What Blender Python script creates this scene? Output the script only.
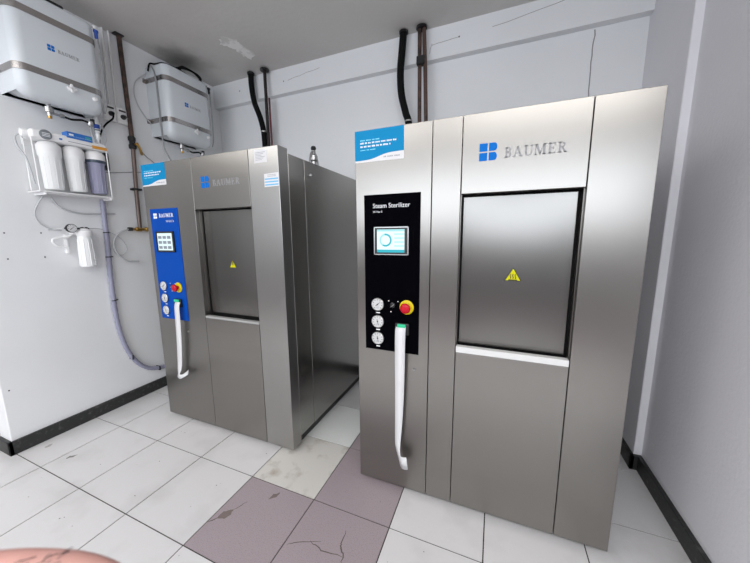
import bpy, bmesh, math, random
from mathutils import Vector, Matrix
random.seed(7)
C = bpy.context.scene.collection
for o in list(bpy.data.objects): bpy.data.objects.remove(o)
scn = bpy.context.scene

# ------------------------------------------------------------------ camera
cam_d = bpy.data.cameras.new('camera'); cam = bpy.data.objects.new('camera', cam_d); C.objects.link(cam)
RX = Vector((0.9277275, 0.37318163, -0.00755982)); UP = Vector((-0.04960061, 0.14333024, 0.98843119)); FW = Vector((-0.36994792, 0.91661983, -0.15148144))
CAM = Vector((0, 0, 1.3978))
m = Matrix((RX, UP, -FW)).transposed().to_4x4(); m.translation = CAM
cam.matrix_world = m
cam_d.sensor_fit = 'HORIZONTAL'; cam_d.sensor_width = 36; cam_d.lens = 36 * 297.178 / 750
cam_d.clip_start = 0.01
cam_d.dof.use_dof = True; cam_d.dof.focus_distance = 1.9; cam_d.dof.aperture_fstop = 9.0
scn.camera = cam
# ------------------------------------------------------------------ light
scn.view_settings.view_transform = 'Standard'; scn.view_settings.look = 'None'
scn.view_settings.gamma = 1; scn.view_settings.use_curve_mapping = False
scn.view_settings.exposure = 0.95
w = bpy.data.worlds.new('world'); scn.world = w; w.use_nodes = True
w.node_tree.nodes['Background'].inputs[0].default_value = (.75, .85, 1, 1)
w.node_tree.nodes['Background'].inputs[1].default_value = 1.0
def area(name, loc, rot, sx, sy, e, col):
    l = bpy.data.lights.new(name, 'AREA'); l.shape = 'RECTANGLE'; l.size = sx; l.size_y = sy; l.energy = e; l.color = col
    o = bpy.data.objects.new(name, l); C.objects.link(o); o.location = loc; o.rotation_euler = rot; return o
REAR, LEFT, RIGHT, HC, WB = -3.8, -4.8, 0.87, 2.976, 2.543
WL = -2.863
LIGHTS = [(-2.75, -1.15, 29), (1.15, -1.15, 29)]
LW, LD = 3.5, .7
for i, (x, y, e) in enumerate(LIGHTS):
    area('unseen_lamp_light', (x, y, HC - .07), (0, 0, 0), LW, LD, e, (1, .98, .95))
WIN = (-3.6, 3.4, 1.55, 2.75)
FARX = 4.2
area('unseen_window_daylight', ((WIN[0]+WIN[1])/2, REAR + .02, (WIN[2]+WIN[3])/2), (math.radians(90), 0, math.pi*0), WIN[1]-WIN[0], WIN[3]-WIN[2], 58, (.86, .92, 1))  # unseen rear window, assumed; made wide for even reflections on the steel

# ------------------------------------------------------------------ materials
MATS = {}
def mat(name, col, rough=.5, metal=0, emit=None, es=1, noise=None, bump=None, spec=.5, alpha=1, trans=0, coat=0):
    if name in MATS: return MATS[name]
    M = bpy.data.materials.new(name); M.use_nodes = True; nt = M.node_tree; b = nt.nodes['Principled BSDF']
    b.inputs['Base Color'].default_value = (*col, 1); b.inputs['Roughness'].default_value = rough; b.inputs['Metallic'].default_value = metal
    b.inputs['Specular IOR Level'].default_value = spec; b.inputs['Alpha'].default_value = alpha; b.inputs['Transmission Weight'].default_value = trans
    b.inputs['Coat Weight'].default_value = coat
    if emit: b.inputs['Emission Color'].default_value = (*emit, 1); b.inputs['Emission Strength'].default_value = es
    geo = nt.nodes.new('ShaderNodeNewGeometry')
    if noise:   # (scale, other colour, lo, hi)
        n = nt.nodes.new('ShaderNodeTexNoise'); n.inputs['Scale'].default_value = noise[0]; n.inputs['Detail'].default_value = 6
        nt.links.new(geo.outputs['Position'], n.inputs['Vector'])
        r = nt.nodes.new('ShaderNodeMapRange'); r.inputs[1].default_value = noise[2]; r.inputs[2].default_value = noise[3]
        nt.links.new(n.outputs[0], r.inputs[0])
        mx = nt.nodes.new('ShaderNodeMix'); mx.data_type = 'RGBA'; mx.inputs[6].default_value = (*col, 1); mx.inputs[7].default_value = (*noise[1], 1)
        nt.links.new(r.outputs[0], mx.inputs[0]); nt.links.new(mx.outputs[2], b.inputs['Base Color'])
    if bump:    # (scale, strength)
        n = nt.nodes.new('ShaderNodeTexNoise'); n.inputs['Scale'].default_value = bump[0]; n.inputs['Detail'].default_value = 4
        nt.links.new(geo.outputs['Position'], n.inputs['Vector'])
        bp = nt.nodes.new('ShaderNodeBump'); bp.inputs['Strength'].default_value = bump[1]; bp.inputs['Distance'].default_value = .01
        nt.links.new(n.outputs[0], bp.inputs['Height']); nt.links.new(bp.outputs[0], b.inputs['Normal'])
    MATS[name] = M; return M
def steel(name, col, rough, aniso, vertical=True):
    M = mat(name, col, rough, 1); nt = M.node_tree; b = nt.nodes['Principled BSDF']
    b.inputs['Anisotropic'].default_value = aniso
    g = nt.nodes.new('ShaderNodeNewGeometry'); v = nt.nodes.new('ShaderNodeVectorMath'); v.operation = 'CROSS_PRODUCT'
    nt.links.new(g.outputs['True Normal'], v.inputs[0]); v.inputs[1].default_value = (0.001, 0.001, 1)
    if vertical: nt.links.new(v.outputs[0], b.inputs['Tangent'])
    else:
        v2 = nt.nodes.new('ShaderNodeVectorMath'); v2.operation = 'CROSS_PRODUCT'
        nt.links.new(g.outputs['True Normal'], v2.inputs[0]); nt.links.new(v.outputs[0], v2.inputs[1]); nt.links.new(v2.outputs[0], b.inputs['Tangent'])
    # sheet metal is never quite flat
    n2 = nt.nodes.new('ShaderNodeTexNoise'); n2.inputs['Scale'].default_value = 1.6; n2.inputs['Detail'].default_value = 1
    nt.links.new(g.outputs['Position'], n2.inputs['Vector'])
    bp = nt.nodes.new('ShaderNodeBump'); bp.inputs['Strength'].default_value = .07; bp.inputs['Distance'].default_value = .02
    nt.links.new(n2.outputs[0], bp.inputs['Height']); nt.links.new(bp.outputs[0], b.inputs['Normal'])
    return M
STEEL = steel('brushed_steel', (.28, .268, .252), .30, .5)
STEEL_SIDE = steel('brushed_side_steel', (.35, .342, .325), .24, .4)
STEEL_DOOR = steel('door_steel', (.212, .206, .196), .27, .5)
STEEL_COL = steel('satin_steel', (.38, .373, .362), .32, .5)
STRAP = steel('strap_steel', (.45, .43, .42), .25, .3, False)
CHROME = mat('chrome', (.5, .5, .5), .3, 1)
WALLP = mat('wall_paint', (.86, .87, .885), .55, noise=(1.3, (.82, .83, .84), .45, .7), bump=(26, .05))
WALLR = mat('textured_wall_paint', (.87, .86, .90), .6, noise=(1.5, (.83, .825, .86), .4, .7), bump=(60, .16))
CEILP = mat('ceiling_paint', (.70, .685, .66), .7, noise=(1.1, (.63, .60, .58), .4, .65), bump=(30, .15))
PATCH = mat('ceiling_patch', (.98, .97, .95), .8, noise=(16, (.74, .73, .71), .45, .62))
SOOT = mat('crack_dark', (.10, .09, .085), .9)
BASEM = mat('granite_baseboard', (.022, .023, .023), .5, noise=(40, (.085, .085, .08), .55, .75))
TW = mat('tile_white', (.66, .65, .655), .28, noise=(5, (.58, .57, .57), .5, .75), bump=(60, .05))
TB = mat('tile_bright', (.80, .82, .80), .25, noise=(4, (.74, .75, .73), .5, .75))
TM = mat('tile_mauve', (.36, .305, .325), .38, noise=(230, (.26, .215, .235), .52, .68))
TX = mat('tile_worn', (.64, .62, .585), .5, noise=(9, (.38, .33, .28), .53, .74))
GROUT = mat('grout', (.05, .046, .043), .9)
CHIP = mat('chipped_clay', (.12, .10, .09), .9)
WHITEP = mat('white_plastic', (.90, .90, .90), .35)
WHITEB = mat('white_bowl_plastic', (.92, .93, .93), .3)
TANKM = mat('tank_plastic', (.72, .76, .79), .27)
LILAC = mat('clear_bowl_plastic', (.42, .42, .58), .12, alpha=.75)
BLACK = mat('black_plastic', (.012, .012, .013), .35)
BLACKG = mat('black_glass', (.002, .002, .003), .35, spec=.0)
RUBBER = mat('black_rubber', (.005, .005, .005), .7, spec=.15)
GAP = mat('seam_dark', (.02, .02, .02), .8)
BLUE = mat('panel_blue', (.0, .062, .37), .5, spec=.1)
LOGOB = mat('logo_blue', (.0, .15, .56), .5, spec=.12)
STB = mat('sticker_blue', (.0, .24, .50), .5, spec=.15)
STC = mat('sticker_cyan', (.25, .80, .92), .4)
PAPER = mat('paper_white', (.72, .72, .73), .6)
PRINT = mat('print_grey', (.35, .36, .40), .6)
LETTER = mat('engraved_grey', (.335, .335, .345), .6, spec=.2)
WHITEL = mat('white_print', (.85, .87, .9), .5)
YEL = mat('button_yellow', (.70, .55, .0), .4, spec=.3)
SIGNY = mat('sign_yellow', (.62, .60, .0), .5, spec=.2)
RED = mat('button_red', (.52, .004, .02), .35, spec=.3)
GREEN = mat('led_green', (.0, .16, .08), .3, emit=(.05, .8, .4), es=.3)
BRASS = mat('brass', (.50, .30, .08), .3, 1)
COPPER = mat('aged_copper', (.115, .065, .05), .45, .4, noise=(20, (.05, .035, .03), .45, .6))
PIPEG = mat('grey_brown_pipe', (.17, .13, .115), .4, .5)
CONDM = mat('pale_conduit', (.78, .77, .77), .5)
CORR = mat('lilac_tube', (.33, .33, .44), .35)
TUBEM = mat('pale_tube', (.55, .56, .58), .35)
TUBEG = mat('grey_tube', (.33, .34, .35), .4)
ORANGE = mat('orange_label', (.75, .33, .03), .5)
LBLUE = mat('label_blue', (.02, .16, .55), .4)
FITB = mat('fitting_blue', (.02, .08, .42), .4)
SCRW = mat('screen_white', (.1, .1, .1), .4, emit=(.70, .90, .92), es=.55)
SCRC = mat('screen_teal', (.0, .05, .07), .3, emit=(.02, .50, .60), es=.45)
SCRP = mat('screen_pale', (.05, .1, .1), .3, emit=(.40, .80, .85), es=.45)
LAMPW = mat('lamp_diffuser', (.9, .9, .9), .5, emit=(1, .98, .95), es=1)
WINM = mat('window_glass', (.8, .85, .9), .2, emit=(.86, .92, 1), es=.3)
SKIN = None

# ------------------------------------------------------------------ helpers
def link(name, me, parent=None, mats=None):
    o = bpy.data.objects.new(name, me); C.objects.link(o)
    if parent: o.parent = parent
    return o
def smooth(o, ang=35):
    me = o.data
    for p in me.polygons: p.use_smooth = True
    bm = bmesh.new(); bm.from_mesh(me)
    for e in bm.edges:
        if len(e.link_faces) == 2 and e.calc_face_angle(0) > math.radians(ang): e.smooth = False
    bm.to_mesh(me); bm.free()
class MB:
    def __init__(s): s.v = []; s.f = []; s.m = []; s.mats = []
    def mi(s, M):
        if M not in s.mats: s.mats.append(M)
        return s.mats.index(M)
    def add(s, vs, fs, M):
        o = len(s.v); s.v += [tuple(v) for v in vs]; i = s.mi(M)
        for f in fs: s.f.append([a + o for a in f]); s.m.append(i)
        return s
    def box(s, a, b, M, bev=0, seg=2):
        bm = bmesh.new(); bmesh.ops.create_cube(bm, size=1)
        for v in bm.verts: v.co = Vector([(a[i] + b[i]) / 2 + v.co[i] * (b[i] - a[i]) for i in range(3)])
        if bev: bmesh.ops.bevel(bm, geom=bm.edges[:], offset=bev, segments=seg, affect='EDGES', profile=.5)
        return s.bm(bm, M)
    def bm(s, bm, M):
        bm.verts.index_update()
        s.add([v.co.copy() for v in bm.verts], [[v.index for v in f.verts] for f in bm.faces], M); bm.free(); return s
    def lathe(s, prof, M, origin, axis='z', n=28, cap=True):
        # prof: (r, t) along axis
        vs = []; fs = []
        A = {'z': (Vector((1,0,0)), Vector((0,1,0)), Vector((0,0,1))), '-y': (Vector((1,0,0)), Vector((0,0,1)), Vector((0,-1,0))), 'x': (Vector((0,1,0)), Vector((0,0,1)), Vector((1,0,0))), 'y': (Vector((0,0,1)), Vector((1,0,0)), Vector((0,1,0)))}[axis]
        for r, t in prof:
            for k in range(n):
                a = 2 * math.pi * k / n
                vs.append(Vector(origin) + A[0] * r * math.cos(a) + A[1] * r * math.sin(a) + A[2] * t)
        for i in range(len(prof) - 1):
            for k in range(n): fs.append([i*n + k, i*n + (k+1) % n, (i+1)*n + (k+1) % n, (i+1)*n + k])
        if cap: fs.append(list(range(n))[::-1]); fs.append([(len(prof)-1)*n + k for k in range(n)])
        return s.add(vs, fs, M)
    def tube(s, pts, r, M, n=10, sm=True, sub=6):
        pts = [Vector(p) for p in pts]
        if sm and len(pts) > 2:
            q = []
            for i in range(len(pts) - 1):
                p0 = pts[max(i-1, 0)]; p1 = pts[i]; p2 = pts[i+1]; p3 = pts[min(i+2, len(pts)-1)]
                for k in range(sub):
                    t = k / sub
                    q.append(.5 * ((2*p1) + (p2-p0)*t + (2*p0-5*p1+4*p2-p3)*t*t + (3*p1-p0-3*p2+p3)*t**3))
            q.append(pts[-1]); pts = q
        vs = []; fs = []; prev = None
        for i, p in enumerate(pts):
            d = (pts[min(i+1, len(pts)-1)] - pts[max(i-1, 0)]).normalized()
            if prev is None:
                u = d.orthogonal().normalized()
            else:
                u = (prev - d * prev.dot(d)).normalized()
            prev = u; v = d.cross(u)
            rr = r(i / (len(pts)-1)) if callable(r) else r
            for k in range(n):
                a = 2*math.pi*k/n; vs.append(p + u*rr*math.cos(a) + v*rr*math.sin(a))
        for i in range(len(pts)-1):
            for k in range(n): fs.append([i*n+k, i*n+(k+1) % n, (i+1)*n+(k+1) % n, (i+1)*n+k])
        fs.append(list(range(n))[::-1]); fs.append([(len(pts)-1)*n+k for k in range(n)])
        return s.add(vs, fs, M)
    def prism(s, poly, M, place, d):
        # poly 2D, place(u, v, w) -> 3D ; w from 0 to d (out of the surface)
        n = len(poly); vs = [place(a, b, 0) for a, b in poly] + [place(a, b, d) for a, b in poly]
        fs = [list(range(n, 2*n)), list(range(n))[::-1]] + [[i, (i+1) % n, n+(i+1) % n, n+i] for i in range(n)]
        return s.add(vs, fs, M)
    def build(s, name, parent=None, sm=None):
        me = bpy.data.meshes.new(name); me.from_pydata(s.v, [], s.f); me.update()
        for M in s.mats: me.materials.append(M)
        for p, i in zip(me.polygons, s.m): p.material_index = i
        bm = bmesh.new(); bm.from_mesh(me); bmesh.ops.recalc_face_normals(bm, faces=bm.faces[:]); bm.to_mesh(me); bm.free()
        o = link(name, me, parent)
        if sm: smooth(o, sm)
        return o
def tag(o, label, cat, group=None):
    o['label'] = label; o['category'] = cat
    if group: o['group'] = group
    return o
def thing(name, label, cat, loc, group=None):
    o = bpy.data.objects.new(name, None); C.objects.link(o); o.location = loc; o.empty_display_size = .1
    return tag(o, label, cat, group)
def struct(mb, name, sm=None):
    o = mb.build(name, None, sm); o['kind'] = 'structure'; return o
def front(x0, z0, y=0):      # surface facing -y : u right, v up, w out
    return lambda u, v, w: (x0 + u, y - w, z0 + v)
def leftw(y0, z0, x=WL):     # surface on the left wall facing +x : u along +y
    return lambda u, v, w: (x + w, y0 + u, z0 + v)
def rect(a, b, c, d): return [(a, b), (c, b), (c, d), (a, d)]
def rrect(a, b, c, d, r, n=5):
    P = []
    for cx, cy, a0 in ((c-r, b+r, -90), (c-r, d-r, 0), (a+r, d-r, 90), (a+r, b+r, 180)):
        for k in range(n+1):
            t = math.radians(a0 + 90*k/n); P.append((cx + r*math.cos(t), cy + r*math.sin(t)))
    return P
def circ(cx, cy, r, n=24): return [(cx + r*math.cos(2*math.pi*k/n), cy + r*math.sin(2*math.pi*k/n)) for k in range(n)]
def sans(mb, txt, size, M, place, d=.0006, stretch=1.0):
    cu = bpy.data.curves.new('t', 'FONT'); cu.body = txt; cu.size = size; cu.fill_mode = 'FRONT'; cu.resolution_u = 3
    o = bpy.data.objects.new('t', cu); C.objects.link(o); bpy.context.view_layer.update()
    me = bpy.data.meshes.new_from_object(o.evaluated_get(bpy.context.evaluated_depsgraph_get()))
    mb.add([place(v.co.x * stretch, v.co.y, d) for v in me.vertices], [list(p.vertices) for p in me.polygons], M)
    bpy.data.objects.remove(o); bpy.data.curves.remove(cu); bpy.data.meshes.remove(me)
# serif capitals as polygons, unit height
def ring(cx, cy, rx, ry, tx, ty, a0, a1, n=12):
    out = []; inn = []
    for k in range(n+1):
        t = math.radians(a0 + (a1-a0)*k/n)
        out.append((cx + rx*math.cos(t), cy + ry*math.sin(t))); inn.append((cx + (rx-tx)*math.cos(t), cy + (ry-ty)*math.sin(t)))
    return [[out[k], out[k+1], inn[k+1], inn[k]] for k in range(n)]
S = .095
SERIF = {
 'B': (.78, [rect(0,0,.40,S), rect(0,1-S,.40,1), rect(.12,0,.32,1), rect(.3,.48,.42,.55)] + ring(.38,.76,.30,.24,.19,.075,-90,90) + ring(.38,.27,.36,.27,.20,.075,-90,90)),
 'A': (.95, [[(.06,S),(.17,S),(.52,1),(.41,1)], [(.38,1),(.52,1),(.88,S),(.66,S)], rect(.24,.32,.66,.40), rect(-.03,0,.28,S), rect(.56,0,.98,S)]),
 'U': (.90, [rect(0,1-S,.42,1), rect(.60,1-S,.92,1), rect(.11,.30,.31,1), rect(.72,.30,.80,1)] + ring(.455,.32,.345,.32,.18,.08,180,250) + ring(.455,.32,.345,.32,.12,.08,250,360)),
 'M': (1.15, [rect(0,0,.28,S), rect(.76,0,1.15,S), rect(0,1-S,.30,1), rect(.86,1-S,1.15,1), rect(.09,0,.19,1), rect(.85,0,1.07,1), [(.09,1),(.34,1),(.64,.12),(.50,.0)], [(.48,.0),(.60,.0),(.97,1),(.85,1)]]),
 'E': (.80, [rect(0,0,.72,S), rect(0,1-S,.70,1), rect(.12,0,.32,1), rect(.3,.48,.52,.55), [(.65,0),(.72,0),(.78,.27),(.73,.27)], [(.64,1),(.70,1),(.72,.75),(.67,.75)], rect(.50,.38,.55,.65)]),
 'R': (.88, [rect(0,0,.42,S), rect(0,1-S,.40,1), rect(.12,0,.32,1), rect(.3,.46,.42,.53), [(.36,.50),(.52,.50),(.86,.0),(.62,0)], rect(.62,0,.92,S)] + ring(.38,.73,.33,.27,.19,.075,-90,90)),
}
def serif(mb, txt, width, h, M, place, d=.0008):
    tot = sum(SERIF[c][0] + .12 for c in txt) - .12; k = width / tot; x = 0
    for c in txt:
        for poly in SERIF[c][1]:
            mb.prism([((x + a)*k, b*h) for a, b in poly], M, place, d)
        x += SERIF[c][0] + .12
def logo(mb, s, M, place, d=.001):   # four rounded blocks, the right pair with round outer ends
    g = .08*s; a = (s-g)/2
    mb.prism(rrect(0, 0, a, a, .04*s), M, place, d); mb.prism(rrect(0, a+g, a, s, .04*s), M, place, d)
    for z0 in (0, a+g):
        P = [(a+g, z0), (s-a*.35, z0)] + [(s-a*.35 + a*.35*math.cos(math.radians(t)), z0 + a/2 + a/2*math.sin(math.radians(t))) for t in range(-75, 90, 15)] + [(s-a*.35, z0+a), (a+g, z0+a)]
        mb.prism(P, M, place, d)

# ------------------------------------------------------------------ the room
OX, TX_, OY, TY = -2.5424, .4265, .7487, .4255
f = MB()
x0, x1, y0, y1 = LEFT, FARX+.1, REAR, 2.66
f.add([(x0-.1, y0-.1, -.003), (x1, y0-.1, -.003), (x1, y1, -.003), (x0-.1, y1, -.003)], [[0,1,2,3]], GROUT)
f.box((x0-.1, y0-.1, -.08), (x1, y1, -.004), GROUT)
special = {(3,0): TM, (4,0): TM, (4,1): TM, (3,1): TX, (3,2): TB, (4,2): TM}
for i in range(-6, 17):
    for j in range(-11, 5):
        a = OX + i*TX_; b = OY + j*TY; c = a + TX_; d = b + TY
        gx = .0029; gy = .0017 if j in (0,) else .0014
        gyl = .0028 if j in (0, 1) else .0024; gyh = .0028 if j+1 in (0, 1) else .0024
        a += gx; c -= gx; b += gyl; d -= gyh
        a = max(a, x0-.1); c = min(c, x1); d = min(d, y1)
        if c <= a or d <= b: continue
        dz = random.uniform(-.0004, .0003)
        f.add([(a,b,dz),(c,b,dz),(c,d,dz),(a,d,dz),(a,b,-.003),(c,b,-.003),(c,d,-.003),(a,d,-.003)], [[0,1,2,3],[0,4,5,1],[1,5,6,2],[2,6,7,3],[3,7,4,0]], special.get((i,j), TM if j < -5 else TW))
def crack(pts, w0, M=CHIP):
    P = [Vector((a, b, 0)) for a, b in pts]; L = []; R = []
    for i, p in enumerate(P):
        t = (P[min(i+1, len(P)-1)] - P[max(i-1, 0)]).normalized(); n = Vector((-t.y, t.x, 0)); ww = w0*(.25 + .75*math.sin(math.pi*(i+.35)/(len(P)-.3)))
        L.append(p + n*ww); R.append(p - n*ww)
    for i in range(len(P)-1):
        f.add([(q.x, q.y, .0006) for q in (L[i], L[i+1], R[i+1], R[i])], [[0,1,2,3]], M)
def rough(pts, k=4, amp=.004):
    out = []
    for i in range(len(pts)-1):
        for s in range(k):
            t = s/k; out.append((pts[i][0]*(1-t)+pts[i+1][0]*t + random.uniform(-amp, amp), pts[i][1]*(1-t)+pts[i+1][1]*t + random.uniform(-amp, amp)))
    return out + [pts[-1]]
crack(rough([(-.597,1.086),(-.589,1.024),(-.584,1.003),(-.556,.977),(-.55,.95)]), .0035)
crack(rough([(-.726,.979),(-.659,.963),(-.556,.972)]), .0025); crack(rough([(-.823,.924),(-.78,.954),(-.68,.997)]), .002)
def blob(pts, M, amp=.003):
    P = rough(pts + [pts[0]], 4, amp)[:-1]; f.add([(a, b, .0006) for a, b in P], [list(range(len(P)))], M)
blob([(-1.064,1.086),(-1.066,1.119),(-1.036,1.142),(-1.034,1.111)], mat('chip_brown', (.19,.15,.14), .9))
blob([(-1.231,.905),(-1.233,.942),(-1.193,.973),(-1.183,.941),(-1.195,.916)], mat('chip_brown', (.19,.15,.14), .9))
crack(rough([(-1.256,.872),(-1.231,.905)]), .003); crack(rough([(-1.193,.973),(-1.16,1.03)]), .002)
blob([(-2.49,.842),(-2.496,.868),(-2.465,.893),(-2.462,.868)], mat('scuff_grey', (.22,.21,.20), .9)); blob([(-2.765,.844),(-2.776,.872),(-2.752,.886),(-2.744,.86)], mat('scuff_pale', (.42,.41,.40), .9), .006)
for k in range(46):
    a = random.uniform(-2.7, .4); b = random.uniform(.35, 1.4); r = random.uniform(.001, .003)
    f.add([(a+p*r*1.3, b+q*r, .0006) for p, q in circ(0,0,1,7)], [list(range(7))], CHIP if k % 3 else mat('scuff_grey', (.22,.21,.20), .9))
struct(f, 'floor')

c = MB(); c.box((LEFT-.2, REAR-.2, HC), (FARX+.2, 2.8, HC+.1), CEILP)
# pale plaster repair marks and a darker area on the ceiling
P = [(-2.149, 2.006), (-2.082, 1.995), (-2.033, 2.068), (-2.043, 2.118), (-2.028, 2.212), (-2.041, 2.283), (-2.118, 2.316), (-2.149, 2.254), (-2.138, 2.166), (-2.171, 2.093), (-2.195, 2.055)]
pp = rough(P + [P[0]], 3, .012)[:-1]
c.add([(a, b, HC-.0008) for a, b in pp], [list(range(len(pp)))], PATCH)
nt = CEILP.node_tree; bsdf = nt.nodes['Principled BSDF']     # darker, noisy-edged area above the corner tank
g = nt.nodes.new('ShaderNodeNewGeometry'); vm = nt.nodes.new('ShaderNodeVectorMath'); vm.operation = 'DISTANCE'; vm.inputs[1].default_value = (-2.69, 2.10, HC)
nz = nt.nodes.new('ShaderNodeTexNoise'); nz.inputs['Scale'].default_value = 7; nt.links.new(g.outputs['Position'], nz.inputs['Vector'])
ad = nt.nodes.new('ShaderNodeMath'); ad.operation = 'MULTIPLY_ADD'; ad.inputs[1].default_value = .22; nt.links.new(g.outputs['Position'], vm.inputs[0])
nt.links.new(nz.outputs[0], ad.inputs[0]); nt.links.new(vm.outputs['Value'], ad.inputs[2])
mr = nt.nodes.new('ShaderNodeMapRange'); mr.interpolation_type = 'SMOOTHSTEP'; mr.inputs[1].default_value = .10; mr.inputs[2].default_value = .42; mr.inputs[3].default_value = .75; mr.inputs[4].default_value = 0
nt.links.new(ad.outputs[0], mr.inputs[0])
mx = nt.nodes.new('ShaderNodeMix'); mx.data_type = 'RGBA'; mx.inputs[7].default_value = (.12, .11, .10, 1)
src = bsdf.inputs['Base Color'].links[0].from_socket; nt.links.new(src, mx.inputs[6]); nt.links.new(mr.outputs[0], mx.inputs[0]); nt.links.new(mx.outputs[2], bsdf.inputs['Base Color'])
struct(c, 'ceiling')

wl_ = MB(); wl_.box((WL-.15, .742, 0), (WL, 2.7, HC), WALLP, .004, 1)
for y, z in ((.884,1.434),(1.049,1.435),(.879,1.271),(1.048,1.272),(.775,.43)):
    wl_.lathe([(.0045,0),(.0045,.0006)], GAP, (WL, y, z), 'x', 10)
struct(wl_, 'wall_left')
wb = MB(); wb.box((WL-.15, 2.60, 0), (1.0, 2.75, HC), WALLP)
def wcrack(pts, w0, y, m=SOOT):
    pts = rough(pts, 5, .004)
    for i in range(len(pts)-1):
        (a,b),(c2,d) = pts[i], pts[i+1]
        vert = abs(d-b) > abs(c2-a); q = [(a-w0,b),(a+w0,b),(c2+w0,d),(c2-w0,d)] if vert else [(a,b-w0),(c2,d-w0),(c2,d+w0),(a,b+w0)]
        wb.add([(u, y-.0006, v) for u, v in q], [[0,1,2,3]], m)
wcrack([(.545,2.745),(.535,2.55),(.545,2.25)], .0035, 2.60, mat('crack_grey', (.30,.29,.29), .9))
# the beam along the top of the wall
wb.box((WL, 2.543, 2.755), (1.0, 2.62, HC), WALLP)
for pts in ([(-.55,2.80),(-.535,2.87)], [(-.535,2.86),(-.33,2.87)], [(-.1,2.88),(.38,2.94)], [(-1.9,2.86),(-1.55,2.90)]):
    wcrack(pts, .0016, 2.543, mat('crack_grey', (.30,.29,.29), .9))
for a, b in ((-.33,2.872),(.42,2.945),(-2.5,2.87),(-1.95,2.86)):
    wb.lathe([(.006,0),(.006,.0006)], SOOT, (a, 2.543, b), '-y', 8)
struct(wb, 'wall_back')
wr = MB(); wr.box((RIGHT, .45, 0), (1.1, 2.75, HC), WALLR); wr.box((.832, 2.07, 0), (.90, 2.75, HC), WALLR, .003, 1)
struct(wr, 'wall_right')
wq = MB()
X0, X1, Z0, Z1 = WIN
for a, b in (((LEFT-.2, REAR-.2, 0), (X0, REAR, HC)), ((X1, REAR-.2, 0), (FARX+.2, REAR, HC)), ((X0, REAR-.2, 0), (X1, REAR, Z0)), ((X0, REAR-.2, Z1), (X1, REAR, HC))):
    wq.box(a, b, WALLP)
wq.box((LEFT, REAR, 0), (FARX, REAR+.012, 1.25), mat('added_grey_dado', (.35, .35, .36), .5))  # unseen dark band, added to darken what the steel fronts reflect
struct(wq, 'wall_rear')
ws = MB(); ws.box((LEFT-.2, REAR-.2, 0), (LEFT, 1.3, HC), WALLP); struct(ws, 'wall_side')
wd = MB(); DG = mat('added_door_grey', (.10, .10, .10), .6)  # unseen dark door with pale trim, added to shape the left machine's reflections
wd.box((LEFT, -1.98, 0), (LEFT+.04, -1.0, 2.16), DG, .004, 1); wd.box((LEFT, -.99, 0), (LEFT+.04, .30, 2.16), DG, .004, 1); wd.box((LEFT, -1.98, 2.20), (LEFT+.04, .30, HC), DG)
wd.box((LEFT, -2.02, 2.16), (LEFT+.05, .34, 2.20), WHITEP); wd.box((LEFT, -2.04, 0), (LEFT+.05, -1.98, HC), WALLP)
struct(wd, 'added_dark_door')
wz = MB(); wz.box((FARX, REAR-.2, 0), (FARX+.2, .60, HC), WALLP); struct(wz, 'wall_far')
wy = MB(); wy.box((1.1, .45, 0), (FARX+.2, .60, HC), WALLP); struct(wy, 'wall_front')
wa = MB(); wa.box((LEFT-.2, 1.15, 0), (WL-.15, 1.3, HC), WALLP); struct(wa, 'wall_alcove')
win = MB()
for a, b in (((X0, REAR-.08, Z0), (X0+.06, REAR+.01, Z1)), ((X1-.06, REAR-.08, Z0), (X1, REAR+.01, Z1)), ((X0, REAR-.08, Z0), (X1, REAR+.01, Z0+.06)), ((X0, REAR-.08, Z1-.06), (X1, REAR+.01, Z1)), (((X0+X1)/2-.03, REAR-.08, Z0), ((X0+X1)/2+.03, REAR+.01, Z1))):
    win.box(a, b, WHITEP)
win.box((X0, REAR-.06, Z0), (X1, REAR-.05, Z1), WINM)
struct(win, 'unseen_window_1')

def base(name, segs, h=.092, t=.02):
    b = MB()
    for (a, bb) in segs: b.box((a[0], a[1], 0), (bb[0], bb[1], h), BASEM, .002, 1)
    struct(b, name)
base('baseboard_left', [((WL, .722), (WL+.018, 2.60)), ((WL-.15, .722), (WL+.018, .742))])
base('baseboard_right', [((RIGHT-.022, .428), (RIGHT, 2.05)), ((RIGHT-.022, .428), (1.1, .45)), ((.812, 2.05), (RIGHT, 2.07)), ((.812, 2.05), (.832, 2.6))])
base('baseboard_back', [((WL+.018, 2.58), (.812, 2.60))])

# ------------------------------------------------------------------ unseen ceiling lamps, assumed behind the photographer, sized for broad steel reflections
for i, (x, y, e) in enumerate(LIGHTS):
    t = thing('unseen_ceiling_lamp', 'unseen long white ceiling lamp ' + ('over the left part of the room' if i == 0 else 'over the right part of the room'), 'lamp', (x, y, HC))
    b = MB(); b.box((-LW/2-.04, -LD/2-.04, -.05), (LW/2+.04, LD/2+.04, 0), WHITEP, .006, 1); b.build('lamp_housing', t)
    b = MB(); b.box((-LW/2, -LD/2, -.056), (LW/2, LD/2, -.05), LAMPW); b.build('diffuser', t)

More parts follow.
